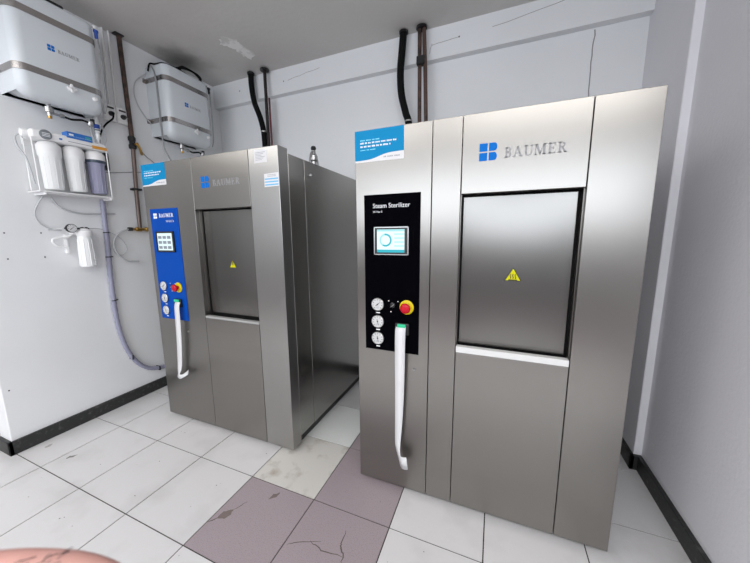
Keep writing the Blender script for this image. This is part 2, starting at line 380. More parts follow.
# ------------------------------------------------------------------ the sterilizers
def ribbon(name, parent, rows, M=PAPER):
    # rows of (L, R) edge points; smoothed
    Ls = [Vector(r[0]) for r in rows]; Rs = [Vector(r[1]) for r in rows]
    def cr(P):
        q = []
        for i in range(len(P)-1):
            p0=P[max(i-1,0)];p1=P[i];p2=P[i+1];p3=P[min(i+2,len(P)-1)]
            for k in range(5):
                t=k/5; q.append(.5*((2*p1)+(p2-p0)*t+(2*p0-5*p1+4*p2-p3)*t*t+(3*p1-p0-3*p2+p3)*t**3))
        return q+[P[-1]]
    L = cr(Ls); R = cr(Rs); b = MB()
    vs = []
    for l, r in zip(L, R): vs += [l, r]
    b.add(vs, [[2*i, 2*i+1, 2*i+3, 2*i+2] for i in range(len(L)-1)], M)
    o = b.build(name, parent)
    md = o.modifiers.new('thick', 'SOLIDIFY'); md.thickness = .0008; md.offset = 0
    for p in o.data.polygons: p.use_smooth = True
    return o
def sheet(mb, a, b, y, M, t=.0025, z0=0, z1=1): pass
def panel(name, root, x0, x1, z0, z1, M, y0=0.0, y1=.035, g=.0016):
    b = MB(); b.box((x0+g, y0, z0), (x1-g, y1, z1), M, .0018, 2); return b.build(name, root)
def sterilizer(loc, W, split, label, group, dark):
    root = thing('steam_sterilizer', label, 'sterilizer', loc, group)
    A1, A2, A3, A4 = W; H = 1.9; RF = 1.876; D = 1.13; ZL, ZH = .846, 1.577
    st = STEEL
    if split: panel('control_side_panel', root, 0, split, .03, H, st); panel('narrow_panel', root, split, A2, .03, H, st)
    else: panel('control_side_panel', root, 0, A2, .03, H, st)
    panel('header_panel', root, A2, A3, ZH, H, st); panel('lower_panel', root, A2, A3, .03, ZL, st)
    b = MB(); b.box((A3+.0016, 0, .03), (A4, .085, H), STEEL_COL if dark else st, .0022, 2); b.build('side_column', root)
    # body behind the front sheets
    b = MB(); b.box((.012, .0355, .075), (A2-.004, .09, RF-.004), GAP); b.box((A3+.002, .0855, .075), (A4-.004, .12, RF-.006), GAP)
    b.box((A2-.004, .075, .03), (A3+.004, .12, RF-.004), GAP); b.box((A2, .0355, .07), (A3, .076, ZL-.03), GAP); b.box((A2, .0355, ZH+.01), (A3, .076, RF), GAP)
    b.box((.01, .12, .075), (A4-.012, D-.01, RF-.006), GAP)
    b.build('carcass', root)
    # door niche : jambs, sill, gasket, sliding door
    b = MB(); b.box((A2-.003, .03, ZL), (A2+.0012, .072, ZH+.006), st); b.box((A3-.0012, .03, ZL), (A3+.003, .072, ZH+.006), st); b.box((A2, .03, ZH), (A3, .072, ZH+.006), st); b.build('door_jamb', root)
    b = MB(); b.box((A2+.0012, .066, ZL+.01), (A3-.0012, .074, ZH), RUBBER); b.build('door_gasket', root)
    b = MB(); b.box((A2+.0015, -.0005, ZL+.001), (A3-.0015, .030, ZL+(.030 if not dark else .016)), mat('pale_sill', (.72,.72,.71), .45) if not dark else mat('dull_sill', (.36,.36,.355), .45), .0015, 1); b.build('door_sill', root)
    b = MB(); b.box((A2+.0015, .0305, ZL), (A3-.0015, .066, ZL+.012), RUBBER); b.build('sill_channel', root)
    b = MB(); n = 14; vs = []; dx0, dx1, dz0, dz1 = A2+.010, A3-.015, .880, ZH-.010
    for i in range(n+1):
        for j in range(n+1):
            u, v = i/n, j/n; bow = .006*(1-(2*u-1)**2)*(1-(2*v-1)**2)
            vs.append((dx0+(dx1-dx0)*u, .052-bow, dz0+(dz1-dz0)*v))
    fs = [[i*(n+1)+j, (i+1)*(n+1)+j, (i+1)*(n+1)+j+1, i*(n+1)+j+1] for i in range(n) for j in range(n)]
    b.add(vs, fs, STEEL_DOOR); b.box((dx0, .0522, dz0), (dx1, .066, dz1), STEEL_DOOR); dr = b.build('sliding_door', root, 30)
    # warning sign on the door
    cx, cz, s = (A2+A3)/2 - .001 + (.0 if not dark else .006), 1.215, (.058 if dark else .070)
    pl = front(cx, cz, .0462)
    b = MB(); tri = [(-s/2, -s*.29), (s/2, -s*.29), (0, s*.58)]
    b.prism(tri, BLACK, pl, .0006); b.prism([(x*.86, y*.86) for x, y in tri], SIGNY, pl, .0010)
    if dark:
        b.prism([(-.004,.02),(.006,.022),(.001,.008),(.007,.008),(-.002,-.012),(.0,.003),(-.006,.003)], BLACK, pl, .0014)
    else:
        for k in (-1,0,1):
            xs = k*.010
            b.prism([(xs-.002,-.010),(xs+.002,-.010),(xs+.004,-.003),(xs,.004),(xs+.003,.012),(xs-.001,.012),(xs-.004,.004),(xs,-.003)], BLACK, pl, .0014)
        b.prism(rect(-.018,-.017,.018,-.013), BLACK, pl, .0014)
    o = b.build('warning_sign', dr); o['label'] = 'yellow triangle warning sign'
    # side sheets, roof, plinth
    SS = STEEL_SIDE
    b = MB(); b.box((A4-.012, .0875, .075), (A4-.002, .243, RF), SS, .0015, 1); b.build('side_panel', root)
    b = MB(); b.box((A4-.012, .246, .075), (A4-.001, D, RF), SS, .0015, 1); b.build('side_panel', root)
    b = MB(); b.box((0, .037, .075), (.010, D, RF), SS, .0015, 1); b.build('side_panel', root)
    b = MB(); b.box((.010, D-.012, .075), (A4-.012, D, RF), SS); b.build('rear_panel', root)
    b = MB(); b.box((.012, .10, RF-.003), (A4-.013, D-.012, RF), SS); b.build('roof_panel', root)
    b = MB(); b.box((.03, .06, 0), (A4-.035, D-.03, .074), BLACK); b.build('plinth', root)
    # control panel
    px0, px1, pz0, pz1 = .0465, .333, .806, 1.597
    cp = MB(); cp.box((px0, -.0022, pz0), (px1, -.0002, pz1), BLUE if dark else BLACKG, .0008, 1); cp = cp.build('control_panel', root)
    cp['label'] = 'blue control panel' if dark else 'black glossy control panel'
    pf = front(0, 0, -.0022)
    b = MB()
    if dark:
        logo(b, .036, WHITEL, front(.081, 1.530, -.0022), .0006); b.build('panel_logo', cp); b = MB(); serif(b, 'BAUMER', .145, .026, WHITEL, front(.140, 1.537, -.0022), .0006); b.build('panel_lettering', cp); b = MB()
        sans(b, 'HI VAC II', .020, WHITEL, front(.205, 1.503, -.0022))
    else:
        sans(b, 'Steam Sterilizer', .031, WHITEL, front(.093, 1.533, -.0022), stretch=.96); b.build('panel_lettering', cp); b = MB(); sans(b, 'Hi Vac II', .014, WHITEL, front(.094, 1.510, -.0022))
    b.build('model_lettering', cp)
    sx0, sx1, sz0, sz1 = (.090, .276, 1.297, 1.440) if dark else (.101, .278, 1.305, 1.441)
    b = MB()
    for q in ((sx0, sz0, sx1, sz0+.004), (sx0, sz1-.004, sx1, sz1), (sx0, sz0, sx0+.004, sz1), (sx1-.004, sz0, sx1, sz1)): b.box((q[0], -.010, q[1]), (q[2], -.0022, q[3]), BLACK if dark else CHROME)
    b.box((sx0+.004, -.008, sz0+.004), (sx1-.004, -.0022, sz1-.004), BLACK); fr = b.build('screen_frame', root)
    b = MB(); q = .016; a0, a1, c0, c1 = sx0+q, sx1-q-.004, sz0+q-.004, sz1-q+.004
    b.box((a0, -.0088, c0), (a1, -.008, c1), SCRW); sp = front(0, 0, -.0088)
    if dark:
        for r in range(3):
            for k in range(3):
                u = a0+.008+k*(a1-a0-.010)/3; v = c0+.010+r*(c1-c0-.014)/3; b.prism(rect(u, v, u+.036, v+.020), mat('screen_grey', (.04,.05,.06), .4, emit=(.45,.47,.56), es=.25), sp, .0003)
    else:
        b.prism(rect(a0, c0, a1, c0+.014), SCRC, sp, .0003); b.prism(rect(a0, c1-.010, a1, c1), SCRP, sp, .0003)
        cx2, cz2 = a0+.045, (c0+c1)/2+.004
        for pq in ring(cx2, cz2, .032, .032, .009, .009, -120, 100, 18): b.prism([(u, v) for u, v in pq], SCRC, sp, .0005)
        for pq in ring(cx2, cz2, .032, .032, .009, .009, 100, 240, 12): b.prism([(u, v) for u, v in pq], SCRP, sp, .0005)
        for k in range(4): b.prism(rect(cx2+.045, cz2+.026-k*.019, cx2+.095, cz2+.032-k*.019), SCRP, sp, .0004)
    b.build('touch_screen', fr)['label'] = 'lit white screen'
    gx = .112 if dark else .118
    for gz, an in ((1.051, 40), (.961, -75), (.871, -80)):
        b = MB(); b.lathe([(.033,0),(.0335,.010),(.031,.012),(.030,.009)], CHROME, (gx, -.0022, gz), '-y', 28)
        g = b.build('pressure_gauge', root, 40)
        b = MB(); b.lathe([(.030,0),(.030,.0012)], mat('dial_face', (.60,.60,.60), .5), (gx, -.0105, gz), '-y', 28); gp = front(gx, gz, -.0117)
        for k in range(9):
            t = math.radians(225-270*k/8); cc, ss = math.cos(t), math.sin(t)
            b.prism([(cc*.021-ss*.0012, ss*.021+cc*.0012), (cc*.027-ss*.0012, ss*.027+cc*.0012), (cc*.027+ss*.0012, ss*.027-cc*.0012), (cc*.021+ss*.0012, ss*.021-cc*.0012)], BLACK, gp, .0003)
        for k in range(3): b.prism(rect(-.011, -.013-k*.004, .011, -.0115-k*.004), PRINT, gp, .0003)
        b.build('dial', g)
        t = math.radians(an); cc, ss = math.cos(t), math.sin(t); b = MB()
        b.prism([(-cc*.012-ss*.0016, -ss*.012+cc*.0016), (cc*.020-ss*.0008, ss*.020+cc*.0008), (cc*.020+ss*.0008, ss*.020-cc*.0008), (-cc*.012+ss*.0016, -ss*.012-cc*.0016)], BLACK, front(gx, gz, -.0122), .0006)
        b.prism(circ(0,0,.004,12), BLACK, front(gx, gz, -.0124), .001); b.build('needle', g)
        b = MB(); b.prism(rect(gx-.011, gz-.048, gx+.010, gz-.0425), WHITEL, pf, .0004); b.build('caption', g)
    for (u, v) in ((.173,1.07),(.222,1.07),(.185,1.015)):
        b = MB(); b.prism(rect(u, v, u+.006, v+.004), WHITEL, pf, .0004); b.build('switch_mark', cp)
    bx = .271 if not dark else .262
    b = MB(); b.lathe([(.036,0),(.036,.004),(.030,.007)], YEL, (bx, -.0022, 1.047), '-y', 32); eb = b.build('emergency_button', root, 40); eb['label'] = 'red mushroom push button on a yellow disc'
    b = MB(); b.lathe([(.014,.004),(.014,.022),(.024,.025),(.026,.031),(.022,.038),(.010,.041)], RED, (bx, -.0022, 1.047), '-y', 28); b.build('push_cap', eb, 50)['label'] = 'red push cap'
    b = MB(); b.lathe([(.013,0),(.013,.007),(.009,.009)], BLACK, (.198, -.0022, 1.052), '-y', 20); ks = b.build('key_switch', root, 40)
    b = MB(); b.prism([(-.009,-.007),(-.007,-.009),(.011,.005),(.009,.007)], CHROME, front(.198, 1.052, -.010), .006); b.build('switch_lever', ks)
    # printer and its paper
    prx = .250
    b = MB(); b.box((prx-.036, -.016, .905), (prx+.036, -.0022, .965), BLACK, .004, 2); pr = b.build('receipt_printer', root, 30)
    b = MB(); b.box((prx-.022, -.026, .945), (prx+.020, -.015, .962), GREEN, .003, 2); b.build('indicator_light', pr, 30)['label'] = 'green lit lamp'
    if dark:
        x = .243
        rows = [((x-.003,-.022,.944),(x+.047,-.022,.946)), ((x-.004,-.033,.91),(x+.047,-.033,.91)), ((x-.010,-.033,.80),(x+.041,-.033,.80)), ((x-.020,-.033,.65),(x+.031,-.033,.65)), ((x-.036,-.032,.50),(x+.012,-.033,.50)), ((x-.045,-.032,.435),(x+.004,-.036,.45)),
                ((x-.043,-.034,.405),(x+.004,-.045,.43)), ((x-.028,-.050,.385),(x+.008,-.056,.415)), ((x+.01,-.058,.380),(x+.03,-.052,.415)), ((x+.05,-.054,.400),(x+.05,-.036,.430)), ((x+.078,-.046,.418),(x+.068,-.028,.448))]
    else:
        rows = [((.221,-.022,.948),(.273,-.022,.950)), ((.220,-.033,.91),(.273,-.033,.91)), ((.220,-.033,.75),(.271,-.033,.75)), ((.221,-.031,.6),(.268,-.033,.6)), ((.221,-.030,.45),(.262,-.036,.45)), ((.221,-.030,.32),(.254,-.044,.32)), ((.226,-.031,.285),(.253,-.046,.29)),
                ((.240,-.033,.235),(.256,-.050,.268)), ((.257,-.037,.182),(.262,-.060,.264)), ((.275,-.044,.180),(.276,-.066,.268)), ((.297,-.050,.190),(.293,-.066,.272))]
    ribbon('paper_strip', pr, rows)
    b = MB(); b.lathe([(.007,0),(.007,.003),(.004,.008)], CHROME, (.312, 0, .728), '-y', 14); b.build('panel_screw', root, 40)
    # BAUMER logo and lettering above the door
    lx = A2 + (.070 if not dark else .078)
    b = MB(); logo(b, .070, LOGOB, front(lx, 1.707, 0)); b.build('logo', root)['label'] = 'blue four-block logo'
    b = MB(); serif(b, 'BAUMER', .222, .040, LETTER, front(lx+.098, 1.712, 0)); b.build('maker_lettering', root)['label'] = 'grey serif letters'
    # blue notice sticker, top left
    b = MB(); pl = front(0, 1.753, 0); b.prism(rect(.001, 0, .250, .146), PAPER, pl, .0005)
    wave = [(.001 + .249*k/24, .008 + .028*(1/(1+math.exp(-(k/24-.5)*11))) ) for k in range(25)]
    b.prism(wave + [(.250, .1455), (.001, .1455)], STB, pl, .0008)
    def words(u, v, total, h, M):
        e = u + total
        while u < e - .006:
            l = random.uniform(.010, .030); l = min(l, e-u); n = max(2, int(l/.006))
            for k in range(n): b.prism(rect(u+k*l/n, v, u+(k+.78)*l/n, v+h*random.uniform(.75, 1)), M, pl, .0011)
            u += l + .005
    words(.030, .098, .10, .005, STC); words(.030, .084, .185, .008, WHITEL); words(.030, .068, .155, .008, WHITEL); words(.030, .054, .09, .004, STC); words(.150, .014, .085, .006, PRINT)
    b.build('notice_sticker', root)['label'] = 'blue and white notice sticker'
    if dark:
        b = MB(); pl = front(A4-.172, 1.816, 0); b.prism([(0,.001),(.094,0),(.095,.071),(.002,.073)], PAPER, pl, .0006)
        for k in range(6): b.prism(rect(.012, .055-k*.008, .082-(k % 3)*.012, .058-k*.008), PRINT, pl, .0008)
        b.build('paper_label', root)['label'] = 'small white printed label'
        b = MB(); pl = front(A4-.106, 1.680, 0); b.prism([(0,0),(.1045,.002),(.1035,.076),(.001,.073)], PAPER, pl, .0006)
        for k in range(3): b.prism(rect(.004, .008+k*.016, .100, .015+k*.016), mat('label_band', (.12,.45,.75), .5), pl, .0008)
        for k in range(2): b.prism(rect(.025, .056+k*.008, .085, .059+k*.008), PRINT, pl, .0008)
        b.build('paper_label', root)['label'] = 'white label with blue bands'
        b = MB(); b.box((A4-.09, .012, H-.004), (A4-.002, .084, H+.002), STEEL_COL, .001, 1); b.build('column_cap', root)
    return root
s2 = sterilizer((-.6638, 1.3945, 0), (0, .511, .976, 1.183), .382, 'large stainless steel steam sterilizer with black control panel, nearest the right wall', None, False)
s1 = sterilizer((-2.3341, 1.4104, 0), (0, .499, .974, 1.190), None, 'stainless steel steam sterilizer with blue control panel, beside the left wall', None, True)
# safety valve on the roof of the left machine
b = MB(); X, Y, Z = 1.05, .575, 1.876
b.lathe([(.02,0),(.02,.07),(.03,.08),(.03,.11),(.018,.12),(.014,.15)], CHROME, (X, Y, Z), 'z', 16)
b.lathe([(.006,.15),(.017,.155),(.020,.165),(.015,.178),(.004,.182)], GAP, (X, Y, Z), 'z', 14)
for s in (-1, 1): b.tube([(X, Y+s*.012, Z+.135), (X, Y+s*.035, Z+.12), (X, Y+s*.055, Z+.06), (X, Y+s*.06, Z)], .007, CHROME, 8)
b.build('relief_valve', s1, 40)
b = MB(); b.lathe([(.010,0),(.013,.01),(.006,.02)], CHROME, (1.189, .30, 1.79), 'x', 12); b.build('side_latch', s1, 40)

# ------------------------------------------------------------------ pipes and hoses to the ceiling
def pipe(name, pts, r, M, label, cat, extra=None, n=12, sm=True, group=None):
    b = MB(); b.tube(pts, r, M, n, sm)
    if extra: extra(b)
    return tag(b.build(name, None, 40), label, cat, group)
def ceil_ring(x, y, r, M=BLACK): return lambda b: b.lathe([(r,0),(r,.012),(r*.6,.02)][::-1], M, (x, y, HC-.02), 'z', 16)
def hose1(b): ceil_ring(-2.286, 2.483, .034)(b); b.lathe([(.031,0),(.031,.012)], CHROME, (-2.165, 2.483, 2.41), 'z', 16)
pipe('exhaust_hose', [(-2.286,2.483,2.974),(-2.285,2.483,2.85),(-2.262,2.483,2.70),(-2.205,2.483,2.56),(-2.172,2.483,2.43),(-2.165,2.483,2.30),(-2.165,2.483,1.89)], .026, RUBBER, 'bent black rubber hose from the ceiling behind the left sterilizer', 'hose', hose1, 14)
pipe('steam_pipe', [(-2.117,2.483,2.974),(-2.117,2.483,2.4),(-2.117,2.483,1.89)], .015, mat('dark_iron', (.03,.022,.022), .5, .5), 'straight dark thin pipe from the ceiling beside the left black hose', 'pipe', ceil_ring(-2.117, 2.483, .042), 12, False)
pipe('drain_pipe', [(-2.095,2.50,2.72),(-2.093,2.50,1.89)], .009, mat('dark_red', (.12,.02,.03), .5), 'short thin dark red pipe right of the straight dark pipe', 'pipe', None, 10, False)
pipe('exhaust_hose', [(-.745,2.483,2.974),(-.758,2.483,2.83),(-.770,2.483,2.68),(-.760,2.483,2.52),(-.725,2.483,2.38),(-.695,2.483,2.26),(-.690,2.483,1.89)], .028, RUBBER, 'black rubber hose from the ceiling behind the right sterilizer', 'hose', lambda b: (ceil_ring(-.745, 2.483, .036)(b), b.lathe([(.031,0),(.031,.01)], CHROME, (-.70, 2.483, 2.305), 'z', 14)), 14)
def clamp(b): b.box((-.635,2.455,2.70),(-.572,2.505,2.76), GAP, .004, 1); ceil_ring(-.603, 2.483, .042)(b)
pipe('steam_pipe', [(-.618,2.483,2.974),(-.606,2.483,1.89)], .015, COPPER, 'left of two reddish brown pipes above the right sterilizer', 'pipe', clamp, 12, False)
pipe('steam_pipe', [(-.586,2.483,2.974),(-.572,2.483,2.72),(-.545,2.483,1.89)], .015, COPPER, 'right of two reddish brown pipes above the right sterilizer', 'pipe', None, 12, False)
# brown riser on the left wall
def riser(b):
    for z in (2.86, 2.5, 1.80): b.box((WL, 1.625, z-.008), (WL+.045, 1.69, z+.008), GAP, .002, 1)
    b.lathe([(.05,0),(.05,.01)], BLACK, (WL+.035, 1.655, HC-.011), 'z', 16)
root = thing('supply_pipe', 'brown metal supply pipe on the left wall between the two tanks', 'pipe', (WL+.035, 1.655, 1.47))
b = MB(); b.tube([(0,.01,1.505),(0,.015,.69)], .0175, COPPER, 12, False); b.tube([(0,.015,.70),(0,-.003,.30),(0,-.010,.01)], .0155, PIPEG, 12, False)
for z in (.33,): b.box((-.035, -.03, z-.008), (.02, .035, z+.008), GAP, .002, 1)
b.box((-.02,-.03,1.495),(.03,.035,1.505), BLACK, .003, 1); b.build('riser', root, 40)
b = MB(); b.lathe([(.022,0),(.026,.008),(.026,.03),(.020,.038),(.020,.06),(.026,.065),(.026,.09),(.020,.10)], GAP, (0,.012,.655), 'z', 12)
b.lathe([(.010,0),(.010,.03)], BRASS, (.015,.02,.69), 'x', 10); b.tube([(.045,.02,.70),(.05,.035,.66),(.045,.05,.61)], .009, BRASS, 8); b.build('shutoff_valve', root, 40)['label'] = 'dark valve with brass handle'
b = MB(); b.lathe([(.010,-.09),(.014,-.09),(.014,-.06),(.010,-.055),(.010,-.045),(.018,-.04),(.018,.0),(.012,.005),(.012,.03),(.018,.035),(.018,.07),(.012,.075),(.012,.10)], BRASS, (0,-.0,0), 'y', 12)
b.lathe([(.014,0),(.014,.03)], BRASS, (0,-.010,0), 'z', 12); b.lathe([(.015,-.10),(.015,-.07)], GAP, (0,0,0), 'y', 12); b.build('brass_fitting', root, 40)['label'] = 'brass cross fitting'
b = MB(); P = [(.0,-.085,.0),(.0,-.15,-.02),(0,-.20,-.07),(0,-.215,-.14),(0,-.19,-.21),(0,-.13,-.262),(0,-.05,-.272)]; b.tube(P, .0065, TUBEM, 8); b.build('drain_tube', root, 60)['label'] = 'pale curled plastic tube'
# conduits, sockets, plug leads
for k, (yy, lab) in enumerate(((1.565, 'pale conduit on the left wall running up from the left socket'), (1.607, 'pale conduit on the left wall running up from the right socket'))):
    b = MB(); b.tube([(WL+.012, yy, 2.974), (WL+.012, yy-.012, 2.40)], .0085, CONDM, 10, False)
    tag(b.build('cable_conduit', None, 40), lab, 'conduit')
for k, yy in enumerate((1.503, 1.585)):
    t = thing('wall_socket', ('left' if k == 0 else 'right') + ' of two white wall sockets under the conduits', 'socket', (WL, yy, 2.305), 'wall sockets between the tanks')
    b = MB(); b.box((0, 0, 0), (.035, .072, .115), WHITEP, .004, 2); b.build('socket_box', t, 30)
    b = MB(); b.box((.035, .012, .088), (.042, .060, .100), BLACK, .002, 1); b.build('switch', t, 30)
    b = MB(); b.lathe([(.018,0),(.018,.012),(.010,.03)], BLACK, (.035, .038, .05), 'x', 16); b.build('plug', t, 30)
b = MB(); b.tube([(WL+.065,1.541,2.355),(WL+.07,1.53,2.31),(WL+.05,1.49,2.26),(WL+.04,1.455,2.19),(WL+.04,1.435,2.11),(WL+.05,1.428,2.02)], .006, RUBBER, 8)
tag(b.build('power_cord', None, 60), 'black cord hanging from the left socket to the water filter', 'cord')
b = MB(); b.tube([(WL+.065,1.623,2.355),(WL+.03,1.665,2.345),(WL+.006,1.69,2.25),(WL+.006,1.717,2.17),(WL+.006,1.779,2.10),(WL+.006,1.85,2.05),(WL+.006,1.95,1.95)], .0035, TUBEG, 6)
tag(b.build('power_cord', None, 60), 'thin grey cord from the right socket down behind the left sterilizer', 'cord')
b = MB(); b.tube([(WL+.006,1.46,1.905),(WL+.006,1.52,1.913),(WL+.006,1.60,1.93),(WL+.006,1.70,1.95),(WL+.006,1.80,1.95)], .003, TUBEG, 6)
tag(b.build('signal_cable', None, 60), 'thin cable running level from the water filter behind the brown pipe', 'cable')

# ------------------------------------------------------------------ tanks
def tank(y0, label, first):
    t = thing('water_tank', label, 'tank', (WL, y0, 2.23), 'white water tanks strapped to the left wall')
    Wd, Dp = .425, .245
    bm = bmesh.new()
    prof = []   # plan outline, wall side at x=0
    def plan(ins, dx=0):
        P = [(0, ins)]; r = .055
        for k in range(7):
            a = math.radians(-90 + 90*k/6); P.append((Dp-ins-r + r*math.cos(a), ins + r + r*math.sin(a)))
        for k in range(7):
            a = math.radians(90*k/6); P.append((Dp-ins-r + r*math.cos(a), Wd-ins-r + r*math.sin(a)))
        return P + [(0, Wd-ins)]
    lev = [(.055, .062, 0), (.028, .016, .0), (.062, .004, 0), (.085, 0, 0), (.590, 0, 0), (.606, .004, 0), (.615, .018, 0)]
    lev = [(.0, .060), (.012, .030), (.045, .008), (.075, 0), (.585, 0), (.603, .004), (.612, .018)]
    rows = []
    for z, ins in lev:
        rows.append([bm.verts.new((x, y, z + (.06*(1-x/Dp) if z < .02 else 0))) for x, y in plan(ins)])
    n = len(rows[0])
    for i in range(len(rows)-1):
        for k in range(n): bm.faces.new([rows[i][k], rows[i][(k+1) % n], rows[i+1][(k+1) % n], rows[i+1][k]])
    bm.faces.new(rows[0][::-1]); bm.faces.new(rows[-1])
    b = MB(); b.bm(bm, TANKM); b.build('tank_body', t, 45)
    for z in (.170, .495):
        b = MB(); P = plan(0); o = []
        for (x, y) in P[1:-1]: o.append((x, y))
        full = [(0, 0)] + o + [(0, Wd)]
        vs = []; fs = []
        cx, cy = Dp/2, Wd/2
        for (x, y) in full:
            for off, zz in ((.001,z-.019),(.004,z-.019),(.004,z+.019),(.001,z+.019)):
                dx = off if x > .19 else 0; 
                dy = (off if y > Wd/2 else -off) if (y < .055 or y > Wd-.055) else 0
                vs.append((x+dx, y+dy, zz))
        m_ = len(full)
        for i in range(m_-1):
            for k in range(4): fs.append([i*4+k, i*4+(k+1) % 4, (i+1)*4+(k+1) % 4, (i+1)*4+k])
        b.add(vs, fs, STRAP); b.box((0, -.03, z-.019), (.004, .0, z+.019), STRAP); b.box((0, Wd, z-.019), (.004, Wd+.03, z+.019), STRAP)
        b.build('strap', t, 40)['label'] = 'steel band'
    pl = lambda u, v, w: (Dp + w, u, v)
    b = MB()
    logo(b, .034, LOGOB, lambda u, v, w: (Dp+w, .155+u, .318+v)); b.build('logo', t)['label'] = 'blue four-block logo'
    b = MB(); serif(b, 'BAUMER', .105, .020, LETTER, lambda u, v, w: (Dp+w, .203+u, .322+v)); b.build('maker_lettering', t)
    b = MB(); yy = .235; b.lathe([(.010,0),(.010,.02),(.018,.022),(.018,.03)], WHITEP, (Dp-.002, yy, .125), 'x', 12); b.box((Dp+.022, yy-.026, .118), (Dp+.032, yy+.026, .132), WHITEP, .003, 1); b.box((Dp+.022, yy-.007, .10), (Dp+.032, yy+.007, .152), WHITEP, .003, 1); b.build('bleed_tap', t, 40)
    b = MB(); b.lathe([(.014,0),(.014,.012),(.009,.02)], WHITEP, (Dp-.002, .365, .115), 'x', 12); b.build('cap', t, 40)
    # outlet valve and hose underneath
    b = MB(); vx, vy = .15, .155
    b.lathe([(.012,-.05),(.012,-.03),(.022,-.028),(.022,.0),(.012,.002),(.012,.03)], CHROME, (vx, vy, .0), 'z', 12); b.lathe([(.008,0),(.008,.05),(.014,.052),(.014,.07)], CHROME, (vx, vy, -.03), 'y', 10)
    b.lathe([(.010,0),(.010,.02)], BRASS, (vx, vy, -.065), 'z', 10); b.build('outlet_valve', t, 40)
    b = MB(); b.tube([(vx, vy+.07, -.03), (vx, vy+.11, -.035), (vx, vy+.17, -.02), (vx-.01, vy+.22, -.025), (vx-.02, vy+.235, .0)], .007, RUBBER, 8); b.lathe([(.013,0),(.013,.03)], GAP, (vx-.02, vy+.235, -.02), 'z', 10)
    b.lathe([(.014,0),(.018,.01),(.018,.03),(.012,.035)], CHROME, (vx-.01, vy+.215, -.045), 'z', 10); b.build('outlet_hose', t, 40)
    # level tube up the right hand side
    b = MB(); b.tube([(Dp-.03, Wd+.005, .05), (Dp-.02, Wd+.018, .14), (Dp-.02, Wd+.02, .40), (Dp-.02, Wd+.012, .565), (Dp-.02, Wd-.01, .60)], .0055, TUBEG, 8); b.build('level_tube', t, 60)
    b = MB(); b.lathe([(.010,0),(.010,.035),(.014,.04),(.014,.05)], FITB if first else GAP, (Dp-.02, Wd+.010, .535), 'z', 10); b.lathe([(.013,0),(.013,.02)], WHITEP, (Dp-.02, Wd+.005, .59), 'z', 10)
    b.build('tube_fitting', t, 40)['label'] = 'blue fitting' if first else 'black fitting'
    if not first:
        b = MB(); b.tube([(.10,-.012,.60),(.14,-.012,.52),(.15,-.014,.35),(.15,-.016,.16),(.15,-.012,.02),(.15,.0,-.08),(.15,.05,-.17),(.14,.12,-.28)], .006, TUBEG, 8); b.build('side_tube', t, 60)
        b = MB(); b.tube([(.012,0,.56),(.012,-.09,.46),(.012,-.115,.37),(.012,-.10,.28),(.012,-.05,.20),(.012,.0,.15)], .0045, TUBEM, 8); b.build('vent_tube', t, 60)
    return t
t1 = tank(.975, 'white strapped water tank at the left edge, nearer the camera', True)
t2 = tank(1.857, 'white strapped water tank near the corner above the left sterilizer', False)
b = MB()
b.tube([(-2.80,1.842,2.79),(-2.78,1.848,2.845),(-2.76,1.88,2.855),(-2.74,1.94,2.885),(-2.74,2.06,2.90),(-2.73,2.18,2.885),(-2.70,2.24,2.865)], .007, RUBBER, 8)
for k in range(4):
    b.tube([(-2.70+.01*k,1.98+.02*k,2.858+.004*k),(-2.65,2.05,2.88+.004*k),(-2.64,2.15+.01*k,2.885),(-2.67,2.24,2.86+.004*k),(-2.73,2.20,2.865),(-2.75,2.08,2.87),(-2.70,1.99+.02*k,2.862)], .008, RUBBER, 8)
tag(b.build('cable_bundle', None, 60), 'coiled black cable lying on the tank near the corner', 'cable')
b = MB(); b.box((-2.78,1.15,2.845),(-2.68,1.27,2.885), BLACK, .008, 2); b.tube([(-2.73,1.26,2.86),(-2.72,1.30,2.87),(-2.74,1.33,2.85)], .008, RUBBER, 8)
tag(b.build('cable_adapter', None, 40), 'black adapter on the tank at the left edge', 'adapter')

# ------------------------------------------------------------------ water filter
t = thing('water_filter', 'white wall water filter with three upright bowls under the left tank', 'water filter', (WL, 1.05, 1.70))
b = MB(); b.box((0,-.03,-.004),(.150,.375,.004), WHITEP, .003, 1); b.box((0,-.02,.30),(.01,.375,.40), WHITEP, .003, 1)
for yy in (.0, .36): b.box((.0,yy-.004,-.02),(.15,yy+.004,-.004), WHITEP, .001, 1)

